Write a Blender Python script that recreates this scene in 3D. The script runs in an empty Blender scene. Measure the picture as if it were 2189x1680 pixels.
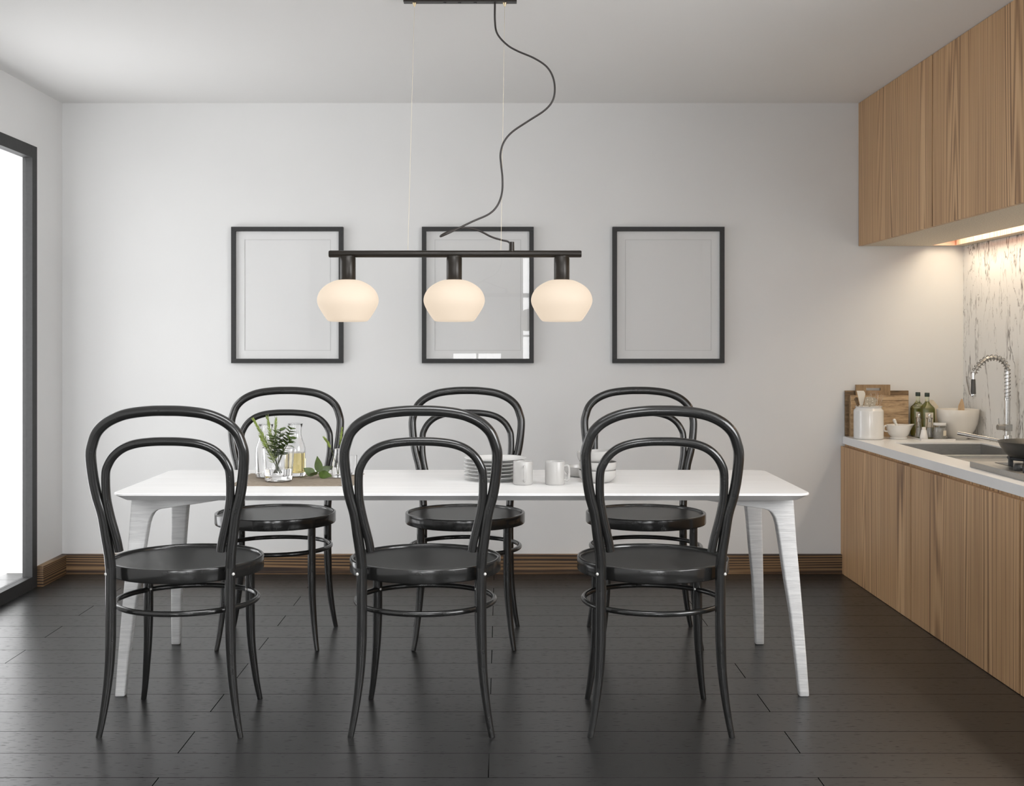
import bpy, bmesh, math, random
from mathutils import Vector, Matrix
random.seed(7)
PI = math.pi
sc = bpy.context.scene
COL = sc.collection

# ------------------------------------------------------------------ materials
def mat(name):
    m = bpy.data.materials.new(name); m.use_nodes = True
    nt = m.node_tree
    b = nt.nodes['Principled BSDF']
    return m, nt, b
def N(nt, typ, **kw):
    n = nt.nodes.new(typ)
    for k, v in kw.items():
        if k in n.inputs.keys(): n.inputs[k].default_value = v
        else: setattr(n, k, v)
    return n
def L(nt, a, b): nt.links.new(a, b)
def ramp(nt, stops, interp='LINEAR'):
    r = nt.nodes.new('ShaderNodeValToRGB'); cr = r.color_ramp; cr.interpolation = interp
    while len(cr.elements) < len(stops): cr.elements.new(0.5)
    for e, (p, c) in zip(cr.elements, stops):
        e.position = p; e.color = (c[0], c[1], c[2], 1)
    return r
def srgb(r, g, b):
    f = lambda c: (c/255/12.92) if c/255 <= .04045 else ((c/255+.055)/1.055)**2.4
    return (f(r), f(g), f(b), 1)
def coords(nt, scale, kind='Object', rot=(0, 0, 0)):
    tc = nt.nodes.new('ShaderNodeTexCoord')
    mp = nt.nodes.new('ShaderNodeMapping'); mp.inputs['Scale'].default_value = scale; mp.inputs['Rotation'].default_value = rot
    if kind == 'World':
        g = nt.nodes.new('ShaderNodeNewGeometry'); L(nt, g.outputs['Position'], mp.inputs['Vector'])
    else: L(nt, tc.outputs[kind], mp.inputs['Vector'])
    return mp.outputs['Vector']
def bump(nt, b, h, strength=.1, dist=.002):
    bp = N(nt, 'ShaderNodeBump', Strength=strength, Distance=dist)
    L(nt, h, bp.inputs['Height']); L(nt, bp.outputs['Normal'], b.inputs['Normal'])

def plain(name, col, rough=.5, metal=0, spec=.5, noise=0, nscale=40, bumps=0, coat=0):
    m, nt, b = mat(name)
    b.inputs['Base Color'].default_value = col if len(col) == 4 else (*col, 1)
    b.inputs['Roughness'].default_value = rough; b.inputs['Metallic'].default_value = metal
    b.inputs['Specular IOR Level'].default_value = spec
    b.inputs['Coat Weight'].default_value = coat; b.inputs['Coat Roughness'].default_value = .1
    if noise or bumps:
        v = coords(nt, (1, 1, 1)); n = N(nt, 'ShaderNodeTexNoise', Scale=nscale, Detail=4.0); L(nt, v, n.inputs['Vector'])
        if noise:
            c = col[:3]
            r = ramp(nt, [(.3, [x*(1-noise) for x in c]), (.7, [min(1, x*(1+noise)) for x in c])])
            L(nt, n.outputs['Fac'], r.inputs['Fac']); L(nt, r.outputs['Color'], b.inputs['Base Color'])
        if bumps: bump(nt, b, n.outputs['Fac'], bumps, .002)
    return m
def glass(name, col=(1, 1, 1), rough=0, ior=1.45):
    m, nt, b = mat(name)
    b.inputs['Base Color'].default_value = (*col, 1); b.inputs['Roughness'].default_value = rough
    b.inputs['Transmission Weight'].default_value = 1; b.inputs['IOR'].default_value = ior
    return m
def pane_glass(name, ior=1.5):
    m, nt, b = mat(name); nt.nodes.remove(b)
    out = nt.nodes['Material Output']
    tr = N(nt, 'ShaderNodeBsdfTransparent'); gl = N(nt, 'ShaderNodeBsdfGlossy', Roughness=0.0)
    fr = N(nt, 'ShaderNodeFresnel', IOR=ior); mx = N(nt, 'ShaderNodeMixShader')
    ge = N(nt, 'ShaderNodeNewGeometry'); inv = N(nt, 'ShaderNodeMath', operation='SUBTRACT'); inv.inputs[0].default_value = 1
    mu = N(nt, 'ShaderNodeMath', operation='MULTIPLY'); L(nt, ge.outputs['Backfacing'], inv.inputs[1])
    L(nt, fr.outputs[0], mu.inputs[0]); L(nt, inv.outputs[0], mu.inputs[1])   # reflect once, on the face the light enters by
    L(nt, mu.outputs[0], mx.inputs[0]); L(nt, tr.outputs[0], mx.inputs[1]); L(nt, gl.outputs[0], mx.inputs[2])
    L(nt, mx.outputs[0], out.inputs['Surface'])
    return m

M = {}
M['wall'] = plain('wall_paint', (.70, .70, .695), .75, spec=.3, noise=.012, nscale=3, bumps=.03)
M['ceiling'] = plain('ceiling_paint', (.85, .845, .835), .85, spec=.2)
M['frame_black'] = plain('black_frame', (.020, .020, .020), .6, noise=.15, nscale=60)
M['lacquer'] = plain('black_lacquer', (.016, .016, .0155), .17, spec=.6, noise=.1, nscale=30)
M['seat'] = plain('black_seat_leatherette', (.020, .020, .0195), .36, spec=.5, noise=.12, nscale=220, bumps=.12)
M['bolt'] = plain('pale_bolt', (.60, .59, .57), .3)
M['white_ceramic'] = plain('white_ceramic', (.72, .71, .69), .18, coat=.4)
M['cream_ceramic'] = plain('cream_ceramic', (.66, .63, .58), .25)
M['grey_ceramic'] = plain('grey_ceramic', (.45, .44, .425), .25)
M['white_plate'] = plain('white_plate', (.78, .78, .77), .2, coat=.3)
M['counter'] = plain('white_counter', (.80, .80, .80), .3, noise=.01, nscale=20)
M['bronze'] = plain('dark_bronze', (.017, .0135, .010), .34, metal=.2, spec=.4, noise=.08, nscale=80)
M['cable'] = plain('black_cable', (.022, .017, .015), .45)
M['brass'] = plain('brass', (.75, .6, .38), .25, metal=1)
M['wire'] = plain('steel_wire', (.62, .55, .42), .4, metal=.6)
M['chrome'] = plain('chrome', (.72, .71, .69), .12, metal=1)
M['grip'] = plain('dark_grey_grip', (.06, .058, .055), .4)
M['iron'] = plain('cast_iron', (.03, .031, .034), .5, noise=.2, nscale=120)
M['black'] = plain('black_enamel', (.012, .012, .012), .3)
M['pan'] = plain('grey_pan', (.075, .073, .068), .38, metal=.5)
M['cap'] = plain('dark_green_cap', (.02, .035, .025), .4)
M['label'] = plain('cream_label', (.68, .62, .50), .7)
M['card'] = plain('cream_card', (.72, .64, .50), .7)
M['spat_white'] = plain('white_silicone', (.72, .68, .60), .45)
M['leaf'] = plain('green_leaf', (.050, .085, .010), .45, noise=.35, nscale=50)
M['needle'] = plain('rosemary_green', (.21, .27, .06), .5, noise=.3, nscale=60)
M['stem'] = plain('green_stem', (.06, .07, .025), .6)
M['glass'] = glass('clear_glass')
M['wine'] = glass('amber_liquid', (.93, .78, .36), ior=1.33)
M['oil'] = plain('olive_oil', (.17, .165, .012), .15, coat=.6)
M['bottle_glass'] = glass('pale_green_glass', (.88, .92, .74))
M['clear_plastic'] = glass('clear_plastic', (.93, .88, .82), .15)
M['pane'] = pane_glass('window_pane')
M['salt'] = plain('pale_grain', (.42, .41, .38), .6, noise=.2, nscale=300)
M['reveal'] = plain('white_reveal', (.75, .75, .75), .6)
M['mat_board'] = plain('white_mat_board', (.70, .70, .695), .8)
M['grey_paper'] = plain('blank_paper', (.69, .69, .685), .8)

def steel():
    m, nt, b = mat('brushed_steel'); b.inputs['Metallic'].default_value = 1; b.inputs['Roughness'].default_value = .38
    v = coords(nt, (4, 60, 60)); n = N(nt, 'ShaderNodeTexNoise', Scale=8.0, Detail=5.0); L(nt, v, n.inputs['Vector'])
    r = ramp(nt, [(.3, (.36, .355, .345)), (.7, (.46, .455, .44))]); L(nt, n.outputs['Fac'], r.inputs['Fac']); L(nt, r.outputs['Color'], b.inputs['Base Color'])
    bump(nt, b, n.outputs['Fac'], .03, .001)
    return m
M['steel'] = steel()

def floor_mat():
    m, nt, b = mat('dark_plank_floor')
    g = nt.nodes.new('ShaderNodeNewGeometry')
    mp = N(nt, 'ShaderNodeMapping'); L(nt, g.outputs['Position'], mp.inputs['Vector'])
    RH, BW = .2023, 1.89
    # a plank joint every RH metres in depth; ends every BW metres, half a plank off in each other row
    mp.inputs['Location'].default_value = (.98 + BW*10, -3.622 + RH*21, 0)
    br = N(nt, 'ShaderNodeTexBrick', Scale=1.0); br.offset = .5; br.offset_frequency = 2; br.squash = 1
    br.inputs['Mortar Size'].default_value = .0017; br.inputs['Mortar Smooth'].default_value = .1
    br.inputs['Brick Width'].default_value = BW; br.inputs['Row Height'].default_value = RH
    br.inputs['Color1'].default_value = (.0125, .0125, .012, 1); br.inputs['Color2'].default_value = (.0165, .016, .0157, 1)
    br.inputs['Mortar'].default_value = (.005, .005, .005, 1)
    L(nt, mp.outputs['Vector'], br.inputs['Vector'])
    mo_ = N(nt, 'ShaderNodeTexNoise', Scale=1.7, Detail=0.0); L(nt, g.outputs['Position'], mo_.inputs['Vector'])
    mor = ramp(nt, [(.44, (.004, .004, .004)), (.56, (.024, .024, .0235))]); L(nt, mo_.outputs['Fac'], mor.inputs['Fac']); L(nt, mor.outputs['Color'], br.inputs['Mortar'])
    # short dark pores running along the plank
    mp2 = N(nt, 'ShaderNodeMapping', Scale=(25, 300, 1)); L(nt, g.outputs['Position'], mp2.inputs['Vector'])
    vo = N(nt, 'ShaderNodeTexNoise', Scale=1.0, Detail=1.0, Roughness=.4); L(nt, mp2.outputs['Vector'], vo.inputs['Vector'])
    rp = ramp(nt, [(.28, (.04, .04, .04)), (.33, (1, 1, 1))]); L(nt, vo.outputs['Fac'], rp.inputs['Fac'])
    mp3 = N(nt, 'ShaderNodeMapping', Scale=(9, 260, 1)); L(nt, g.outputs['Position'], mp3.inputs['Vector'])
    n3 = N(nt, 'ShaderNodeTexNoise', Scale=1.0, Detail=5.0, Roughness=.6); L(nt, mp3.outputs['Vector'], n3.inputs['Vector'])
    r3 = ramp(nt, [(.3, (.65, .65, .65)), (.7, (1.25, 1.25, 1.25))]); L(nt, n3.outputs['Fac'], r3.inputs['Fac'])
    m1 = N(nt, 'ShaderNodeMixRGB', blend_type='MULTIPLY', Fac=1.0); L(nt, br.outputs['Color'], m1.inputs[1]); L(nt, rp.outputs['Color'], m1.inputs[2])
    m2 = N(nt, 'ShaderNodeMixRGB', blend_type='MULTIPLY', Fac=1.0); L(nt, m1.outputs[0], m2.inputs[1]); L(nt, r3.outputs['Color'], m2.inputs[2])
    L(nt, m2.outputs[0], b.inputs['Base Color'])
    rr = N(nt, 'ShaderNodeMapRange'); rr.inputs['To Min'].default_value = .26; rr.inputs['To Max'].default_value = .38
    L(nt, n3.outputs['Fac'], rr.inputs['Value']); L(nt, rr.outputs[0], b.inputs['Roughness'])
    hm = N(nt, 'ShaderNodeMixRGB', blend_type='MULTIPLY', Fac=1.0); L(nt, rp.outputs['Color'], hm.inputs[1])
    iv = N(nt, 'ShaderNodeMath', operation='SUBTRACT'); iv.inputs[0].default_value = 1; L(nt, br.outputs['Fac'], iv.inputs[1])
    L(nt, iv.outputs[0], hm.inputs[2]); bump(nt, b, hm.outputs[0], .5, .002)
    spc = N(nt, 'ShaderNodeMath', operation='MULTIPLY'); L(nt, hm.outputs[0], spc.inputs[0]); spc.inputs[1].default_value = .62; L(nt, spc.outputs[0], b.inputs['Specular IOR Level'])
    return m
M['floor'] = floor_mat()

def stripe_wood(name, across, along, dark, mid, light, period, rough=.5, pos=(.22, .50, .78), amp=(.03, .30)):
    """Straight-grained veneer: fine growth lines across one axis, stretched along the other, in world space."""
    m, nt, b = mat(name)
    ax = {'X': 0, 'Y': 1, 'Z': 2}
    s = [0.0, 0.0, 0.0]; s[ax[across]] = 1; s[ax[along]] = .035
    g = nt.nodes.new('ShaderNodeNewGeometry')
    mp = N(nt, 'ShaderNodeMapping', Scale=s); L(nt, g.outputs['Position'], mp.inputs['Vector'])
    # slow wander of the grain
    nz = N(nt, 'ShaderNodeTexNoise', Scale=3.2, Detail=2.0); L(nt, mp.outputs['Vector'], nz.inputs['Vector'])
    sep = N(nt, 'ShaderNodeSeparateXYZ'); L(nt, mp.outputs['Vector'], sep.inputs[0])
    warp = N(nt, 'ShaderNodeMath', operation='MULTIPLY'); L(nt, nz.outputs['Fac'], warp.inputs[0]); warp.inputs[1].default_value = .55
    add = N(nt, 'ShaderNodeMath', operation='ADD'); L(nt, sep.outputs[ax[across]], add.inputs[0]); L(nt, warp.outputs[0], add.inputs[1])
    fr = N(nt, 'ShaderNodeMath', operation='MULTIPLY'); L(nt, add.outputs[0], fr.inputs[0]); fr.inputs[1].default_value = 2*PI/period
    sn = N(nt, 'ShaderNodeMath', operation='SINE'); L(nt, fr.outputs[0], sn.inputs[0])
    # second, finer random lines
    s2 = [0.0, 0.0, 0.0]; s2[ax[across]] = 1/period*1.7; s2[ax[along]] = .9
    mp2 = N(nt, 'ShaderNodeMapping', Scale=s2); L(nt, g.outputs['Position'], mp2.inputs['Vector'])
    n2 = N(nt, 'ShaderNodeTexNoise', Scale=1.0, Detail=5.0, Roughness=.65); L(nt, mp2.outputs['Vector'], n2.inputs['Vector'])
    # bands where the lines are strong, and where calm
    s4 = [0.0, 0.0, 0.0]; s4[ax[across]] = 4.5; s4[ax[along]] = .1
    mp4 = N(nt, 'ShaderNodeMapping', Scale=s4); L(nt, g.outputs['Position'], mp4.inputs['Vector'])
    n4 = N(nt, 'ShaderNodeTexNoise', Scale=1.0, Detail=1.0); L(nt, mp4.outputs['Vector'], n4.inputs['Vector'])
    k = N(nt, 'ShaderNodeMapRange'); k.inputs['From Min'].default_value = .35; k.inputs['From Max'].default_value = .7
    k.inputs['To Min'].default_value = amp[0]; k.inputs['To Max'].default_value = amp[1]; L(nt, n4.outputs['Fac'], k.inputs['Value'])
    sm = N(nt, 'ShaderNodeMath', operation='MULTIPLY'); L(nt, sn.outputs[0], sm.inputs[0]); L(nt, k.outputs[0], sm.inputs[1])
    tot = N(nt, 'ShaderNodeMath', operation='ADD'); L(nt, sm.outputs[0], tot.inputs[0]); L(nt, n2.outputs['Fac'], tot.inputs[1])
    r = ramp(nt, [(pos[0], dark), (pos[1], mid), (pos[2], light)]); L(nt, tot.outputs[0], r.inputs['Fac'])
    L(nt, r.outputs['Color'], b.inputs['Base Color']); b.inputs['Roughness'].default_value = rough
    bump(nt, b, tot.outputs[0], .12, .001)
    return m
M['cabinet'] = stripe_wood('cabinet_veneer', 'Y', 'Z', (.21, .110, .052), (.51, .31, .158), (.66, .435, .24), .0165, amp=(.06, .26))
M['trough'] = stripe_wood('trough_veneer', 'Y', 'Z', (.42, .17, .10), (.58, .30, .21), (.70, .46, .36), .03)
M['base_x'] = stripe_wood('baseboard_zebra_wood', 'Z', 'X', (.022, .011, .006), (.115, .062, .027), (.24, .145, .066), .021, .5, (.30, .47, .68), (.16, .30))
M['base_y'] = stripe_wood('baseboard_side_zebra_wood', 'Z', 'Y', (.022, .011, .006), (.115, .062, .027), (.24, .145, .066), .021, .5, (.30, .47, .68), (.16, .30))
M['ply'] = plain('speckled_board', (.60, .52, .41), .7, noise=.22, nscale=160)

def white_wood(name, scale, lo, hi, bmp, rough=.45):
    m, nt, b = mat(name); v = coords(nt, scale)
    n = N(nt, 'ShaderNodeTexNoise', Scale=1.0, Detail=5.0, Roughness=.6, Distortion=.4); L(nt, v, n.inputs['Vector'])
    r = ramp(nt, [(.3, lo), (.7, hi)]); L(nt, n.outputs['Fac'], r.inputs['Fac']); L(nt, r.outputs['Color'], b.inputs['Base Color'])
    b.inputs['Roughness'].default_value = rough; bump(nt, b, n.outputs['Fac'], bmp, .003)
    return m
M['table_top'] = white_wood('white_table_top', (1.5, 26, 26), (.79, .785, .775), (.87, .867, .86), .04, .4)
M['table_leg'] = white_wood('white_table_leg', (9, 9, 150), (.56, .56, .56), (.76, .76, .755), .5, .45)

def marble():
    m, nt, b = mat('veined_marble')
    v = coords(nt, (1, 1.6, .42), 'World')
    d = N(nt, 'ShaderNodeTexNoise', Scale=3.0, Detail=5.0, Roughness=.6); L(nt, v, d.inputs['Vector'])
    mixv = N(nt, 'ShaderNodeMixRGB', blend_type='LINEAR_LIGHT', Fac=.28); L(nt, v, mixv.inputs[1]); L(nt, d.outputs['Color'], mixv.inputs[2])
    def vein(scale, width, seed):
        off = N(nt, 'ShaderNodeVectorMath', operation='ADD'); off.inputs[1].default_value = (seed, seed*.7, seed*1.3); L(nt, mixv.outputs[0], off.inputs[0])
        n = N(nt, 'ShaderNodeTexNoise', Scale=scale, Detail=3.0, Roughness=.5); L(nt, off.outputs[0], n.inputs['Vector'])
        s = N(nt, 'ShaderNodeMath', operation='SUBTRACT'); L(nt, n.outputs['Fac'], s.inputs[0]); s.inputs[1].default_value = .5
        a = N(nt, 'ShaderNodeMath', operation='ABSOLUTE'); L(nt, s.outputs[0], a.inputs[0])
        r = ramp(nt, [(0, (0, 0, 0)), (width, (1, 1, 1))]); L(nt, a.outputs[0], r.inputs['Fac'])
        mk = N(nt, 'ShaderNodeTexNoise', Scale=scale*1.1, Detail=2.0); L(nt, off.outputs[0], mk.inputs['Vector'])
        rm = ramp(nt, [(.47, (0, 0, 0)), (.62, (1, 1, 1))]); L(nt, mk.outputs['Fac'], rm.inputs['Fac'])
        mx = N(nt, 'ShaderNodeMixRGB', blend_type='LIGHTEN', Fac=1.0); L(nt, r.outputs['Color'], mx.inputs[1]); L(nt, rm.outputs['Color'], mx.inputs[2])
        return mx.outputs[0]
    a, c = vein(3.4, .020, 0.0), vein(6.5, .011, 5.3)
    mm = N(nt, 'ShaderNodeMixRGB', blend_type='MULTIPLY', Fac=.85); L(nt, a, mm.inputs[1]); L(nt, c, mm.inputs[2])
    r = ramp(nt, [(0, (.12, .11, .10)), (.5, (.46, .45, .44)), (1, (.74, .735, .72))]); L(nt, mm.outputs[0], r.inputs['Fac'])
    L(nt, r.outputs['Color'], b.inputs['Base Color']); b.inputs['Roughness'].default_value = .22
    return m
M['marble'] = marble()

def board_wood(name, lo, mid, hi, axis):
    m, nt, b = mat(name)
    s = (9, 40, 60) if axis == 'X' else (55, 40, 7)
    v = coords(nt, s); n = N(nt, 'ShaderNodeTexNoise', Scale=1.0, Detail=6.0, Roughness=.72, Distortion=.5); L(nt, v, n.inputs['Vector'])
    r = ramp(nt, [(.32, lo), (.5, mid), (.68, hi)]); L(nt, n.outputs['Fac'], r.inputs['Fac']); L(nt, r.outputs['Color'], b.inputs['Base Color'])
    b.inputs['Roughness'].default_value = .6; bump(nt, b, n.outputs['Fac'], .15, .001)
    return m
M['board_dark'] = board_wood('dark_board_wood', (.07, .045, .022), (.19, .12, .06), (.29, .20, .11), 'X')
M['board_mid'] = board_wood('brown_board_wood', (.16, .10, .05), (.28, .18, .095), (.36, .25, .14), 'Z')
M['board_light'] = board_wood('oak_board_wood', (.19, .12, .065), (.46, .315, .18), (.58, .42, .255), 'X')
M['spoon_wood'] = board_wood('pale_spoon_wood', (.42, .28, .16), (.56, .40, .25), (.62, .47, .31), 'Z')
M['speckle'] = plain('speckled_beige', (.42, .37, .29), .5, noise=.25, nscale=200)

def kraft():
    m, nt, b = mat('kraft_paper'); v = coords(nt, (1, 1, 1))
    n = N(nt, 'ShaderNodeTexNoise', Scale=60.0, Detail=4.0); L(nt, v, n.inputs['Vector'])
    r = ramp(nt, [(.3, (.25, .205, .155)), (.7, (.32, .265, .205))]); L(nt, n.outputs['Fac'], r.inputs['Fac']); L(nt, r.outputs['Color'], b.inputs['Base Color'])
    b.inputs['Roughness'].default_value = .8; bump(nt, b, n.outputs['Fac'], .1, .001)
    return m
M['kraft'] = kraft()

def shade_mat():
    m, nt, b = mat('lit_opal_glass')
    b.inputs['Base Color'].default_value = (.27, .235, .20, 1); b.inputs['Roughness'].default_value = .65; b.inputs['Specular IOR Level'].default_value = .15
    b.inputs['Emission Color'].default_value = (1, .82, .63, 1)
    b.inputs['Emission Strength'].default_value = SHADE_E
    return m

# ------------------------------------------------------------------ scene levels
WORLD = 6.4
EXPOSURE = 1.14
SHADE_E = .28
STRIP_W = 6.0
M['shade'] = shade_mat()

# ------------------------------------------------------------------ mesh helpers
class MB:
    def __init__(s): s.v = []; s.f = []
    def add(s, vs, fs):
        o = len(s.v); s.v += [tuple(p) for p in vs]; s.f += [tuple(i+o for i in f) for f in fs]; return s
    def box(s, x0, x1, y0, y1, z0, z1):
        vs = [(x, y, z) for z in (z0, z1) for y in (y0, y1) for x in (x0, x1)]
        return s.add(vs, [(0, 2, 3, 1), (4, 5, 7, 6), (0, 1, 5, 4), (2, 6, 7, 3), (0, 4, 6, 2), (1, 3, 7, 5)])
    def lathe(s, prof, cx=0, cy=0, cz=0, n=48):
        vs, fs, rings = [], [], []
        for r, z in prof:
            if r < 1e-6: rings.append([len(vs)]); vs.append((cx, cy, cz+z))
            else:
                rings.append(list(range(len(vs), len(vs)+n)))
                vs += [(cx+r*math.cos(2*PI*k/n), cy+r*math.sin(2*PI*k/n), cz+z) for k in range(n)]
        for a, b in zip(rings, rings[1:]):
            for k in range(n):
                k2 = (k+1) % n
                if len(a) == 1 and len(b) == 1: break
                if len(a) == 1: fs.append((a[0], b[k2], b[k]))
                elif len(b) == 1: fs.append((a[k], a[k2], b[0]))
                else: fs.append((a[k], a[k2], b[k2], b[k]))
        return s.add(vs, fs)
    def tube(s, pts, rad, n=12, closed=False, cap=True):
        P = [Vector(p) for p in pts]; m = len(P)
        R = rad if isinstance(rad, (list, tuple)) else [rad]*m
        T = []
        for i in range(m):
            a = P[(i-1) % m] if (closed or i > 0) else P[i]; b = P[(i+1) % m] if (closed or i < m-1) else P[i]
            T.append((b-a).normalized())
        up = Vector((0, 0, 1)) if abs(T[0].z) < .9 else Vector((1, 0, 0))
        u = (up - T[0]*up.dot(T[0])).normalized()
        vs, fs = [], []
        for i in range(m):
            u = (u - T[i]*u.dot(T[i])).normalized(); w = T[i].cross(u)
            for k in range(n):
                a = 2*PI*k/n; vs.append(P[i] + (u*math.cos(a) + w*math.sin(a))*R[i])
        for i in range(m if closed else m-1):
            j = (i+1) % m
            for k in range(n):
                k2 = (k+1) % n; fs.append((i*n+k, i*n+k2, j*n+k2, j*n+k))
        if cap and not closed:
            fs.append(tuple(reversed(range(n)))); fs.append(tuple((m-1)*n+k for k in range(n)))
        return s.add(vs, fs)
    def prism(s, poly, axis, a, b):
        """poly: 2-D outline; axis 'Y' -> (x,z), 'Z' -> (x,y), 'X' -> (y,z); from a to b along the axis."""
        def at(p, t): return {'Y': (p[0], t, p[1]), 'Z': (p[0], p[1], t), 'X': (t, p[0], p[1])}[axis]
        n = len(poly); vs = [at(p, a) for p in poly] + [at(p, b) for p in poly]
        fs = [tuple(range(n)), tuple(reversed(range(n, 2*n)))] + [(k, n+k, n+(k+1) % n, (k+1) % n) for k in range(n)]
        return s.add(vs, fs)
    def ball(s, c, r, n=12, sq=(1, 1, 1)):
        m = n//2; prof = [(math.sin(PI*i/m), -math.cos(PI*i/m)) for i in range(m+1)]
        t = MB().lathe([(max(0, p[0]) if 0 < i < m else 0, p[1]) for i, p in enumerate(prof)], n=n)
        return s.add([(c[0]+x*r*sq[0], c[1]+y*r*sq[1], c[2]+z*r*sq[2]) for x, y, z in t.v], t.f)
    def leaf(s, base, d, side, length, width, curl=.15, n=8):
        b = Vector(base); d = Vector(d).normalized(); sd = Vector(side); sd = (sd - d*sd.dot(d)).normalized(); up = d.cross(sd)
        vs, fs = [], []
        for i in range(n+1):
            t = i/n; w = width*.5*math.sin(PI*min(1, t**.8))*(1-.25*t) + .0006; c = b + d*(length*t) - up*(curl*length*t*t)
            for sgn, lift in ((-1, .12), (0, 0), (1, .12)):
                vs.append(c + sd*(w*sgn) + up*(abs(w)*lift))
            
        for i in range(n):
            for k in range(2): fs.append((i*3+k, i*3+k+1, i*3+k+4, i*3+k+3))
        th = .0007; o = len(vs)
        vs += [v - up*th for v in vs]
        fs2 = [tuple(reversed([i+o for i in f])) for f in fs]
        edge = [(i*3, (i+1)*3) for i in range(n)]
        side_f = [(a, b_, b_+o, a+o) for a, b_ in edge] + [(a+2+o, b_+2+o, b_+2, a+2) for a, b_ in edge]
        return s.add(vs, fs+fs2+side_f)
    def build(s, name, material, parent=None, smooth=True, bevel=0, loc=None, angle=40, fix=True):
        me = bpy.data.meshes.new(name); me.from_pydata(s.v, [], s.f)
        if fix or bevel:
            bm = bmesh.new(); bm.from_mesh(me)
            bmesh.ops.recalc_face_normals(bm, faces=bm.faces)
            if bevel:
                ed = [e for e in bm.edges if len(e.link_faces) == 2 and e.calc_face_angle(0) > .5]
                bmesh.ops.bevel(bm, geom=ed, offset=bevel, segments=2, affect='EDGES', profile=.6, clamp_overlap=True)
            bm.to_mesh(me); bm.free()
        for p in me.polygons: p.use_smooth = smooth
        if smooth: me.set_sharp_from_angle(angle=math.radians(angle))
        me.materials.append(M[material] if isinstance(material, str) else material)
        o = bpy.data.objects.new(name, me); COL.objects.link(o)
        if parent: o.parent = parent
        if loc: o.location = loc
        return o

def spline(pts, sub=8, closed=False):
    P = [Vector(p) for p in pts]; n = len(P); out = []
    for i in range(n if closed else n-1):
        if closed: a, b, c, d = P[(i-1) % n], P[i], P[(i+1) % n], P[(i+2) % n]
        else:
            b, c = P[i], P[i+1]; a = P[i-1] if i else b*2-c; d = P[i+2] if i+2 < n else c*2-b
        for k in range(sub):
            t = k/sub
            out.append(.5*((2*b) + (c-a)*t + (2*a-5*b+4*c-d)*t*t + (3*b-a-3*c+d)*t**3))
    if not closed: out.append(P[-1])
    return out

def tag(o, label=None, cat=None, group=None, kind=None):
    if label: o['label'] = label
    if cat: o['category'] = cat
    if group: o['group'] = group
    if kind: o['kind'] = kind
    return o
def thing(name, label, cat, loc=(0, 0, 0), group=None, rz=0):
    o = bpy.data.objects.new(name, None); COL.objects.link(o); o.location = loc; o.rotation_euler = (0, 0, rz)
    o.empty_display_size = .05
    return tag(o, label, cat, group)
def struct(o, label=None, cat=None): return tag(o, label, cat, kind='structure')
def copy_tree(o, parent=None):
    c = o.copy(); COL.objects.link(c)
    if parent: c.parent = parent; c.matrix_parent_inverse = o.matrix_parent_inverse
    for ch in [x for x in bpy.data.objects if x.parent == o]: copy_tree(ch, c)
    return c

# ------------------------------------------------------------------ room shell
XL, XR, YB, YF, ZC = -2.366, 2.498, 6.44, -2.0, 2.537
struct(MB().box(XL-.3, XR+.3, YF-.3, YB+.3, -.08, 0).build('floor', 'floor', smooth=False), 'dark grey wood plank floor with fine pores running across the room', 'floor')
S0, S1, SY0_, SY1_ = -.95, .55, 2.60, 3.40      # skylight added out of view, to light the table from above
w = MB().box(XL-.3, S0, YF-.3, YB+.3, ZC, ZC+.08).box(S1, XR+.3, YF-.3, YB+.3, ZC, ZC+.08).box(S0, S1, YF-.3, SY0_, ZC, ZC+.08).box(S0, S1, SY1_, YB+.3, ZC, ZC+.08)
struct(w.build('ceiling', 'ceiling', smooth=False), 'plain white ceiling above the dining table', 'ceiling')
struct(MB().box(XL-.3, XR+.3, YB, YB+.12, 0, ZC).build('wall_back', 'wall', smooth=False), 'white back wall carrying three framed pictures', 'wall')
# window side wall, 0.067 thick, floor-length opening
WY0, WY1, WZ = 4.62, 6.08, 2.24
w = MB()
w.box(XL-.067, XL, WY1, YB, 0, ZC).box(XL-.067, XL, YF, WY0, 0, ZC).box(XL-.067, XL, WY0, WY1, WZ, ZC)
struct(w.build('wall_left', 'wall', smooth=False), 'white side wall around the tall black framed window', 'wall')
E0, E1, EZ0, EZ1 = .5, 2.9, 1.0, 2.38
w = MB().box(XR+.01, XR+.12, YF, E0, 0, ZC).box(XR+.01, XR+.12, E1, YB, 0, ZC).box(XR+.01, XR+.12, E0, E1, 0, EZ0).box(XR+.01, XR+.12, E0, E1, EZ1, ZC)
struct(w.build('wall_right', 'wall', smooth=False), 'white wall behind the kitchen cabinets and marble', 'wall')
struct(MB().box(XR, XR+.01, 3.10, YB, .74, 1.765).build('marble_backsplash', 'marble', smooth=False), 'white marble backsplash with dark veins above the worktop', 'backsplash')
# wall behind the camera with two windows, plus one added for light
A0, A1, AZ0, AZ1 = .25, 1.38, .90, 2.32
C0, C1, CZ0, CZ1 = -1.93, -1.03, .90, 2.32  # third rear window, added to even out the light on the walls
B0, B1, BZ0, BZ1 = -.62, .035, .70, 1.13
w = MB()
w.box(XL-.067, C0, YF-.12, YF, 0, ZC).box(C0, C1, YF-.12, YF, 0, CZ0).box(C0, C1, YF-.12, YF, CZ1, ZC).box(C1, B0, YF-.12, YF, 0, ZC).box(B0, B1, YF-.12, YF, 0, BZ0).box(B0, B1, YF-.12, YF, BZ1, ZC).box(B1, A0, YF-.12, YF, 0, ZC)
w.box(A0, A1, YF-.12, YF, 0, AZ0).box(A0, A1, YF-.12, YF, AZ1, ZC).box(A1, XR+.12, YF-.12, YF, 0, ZC)
struct(w.build('wall_front', 'wall', smooth=False))
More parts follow.
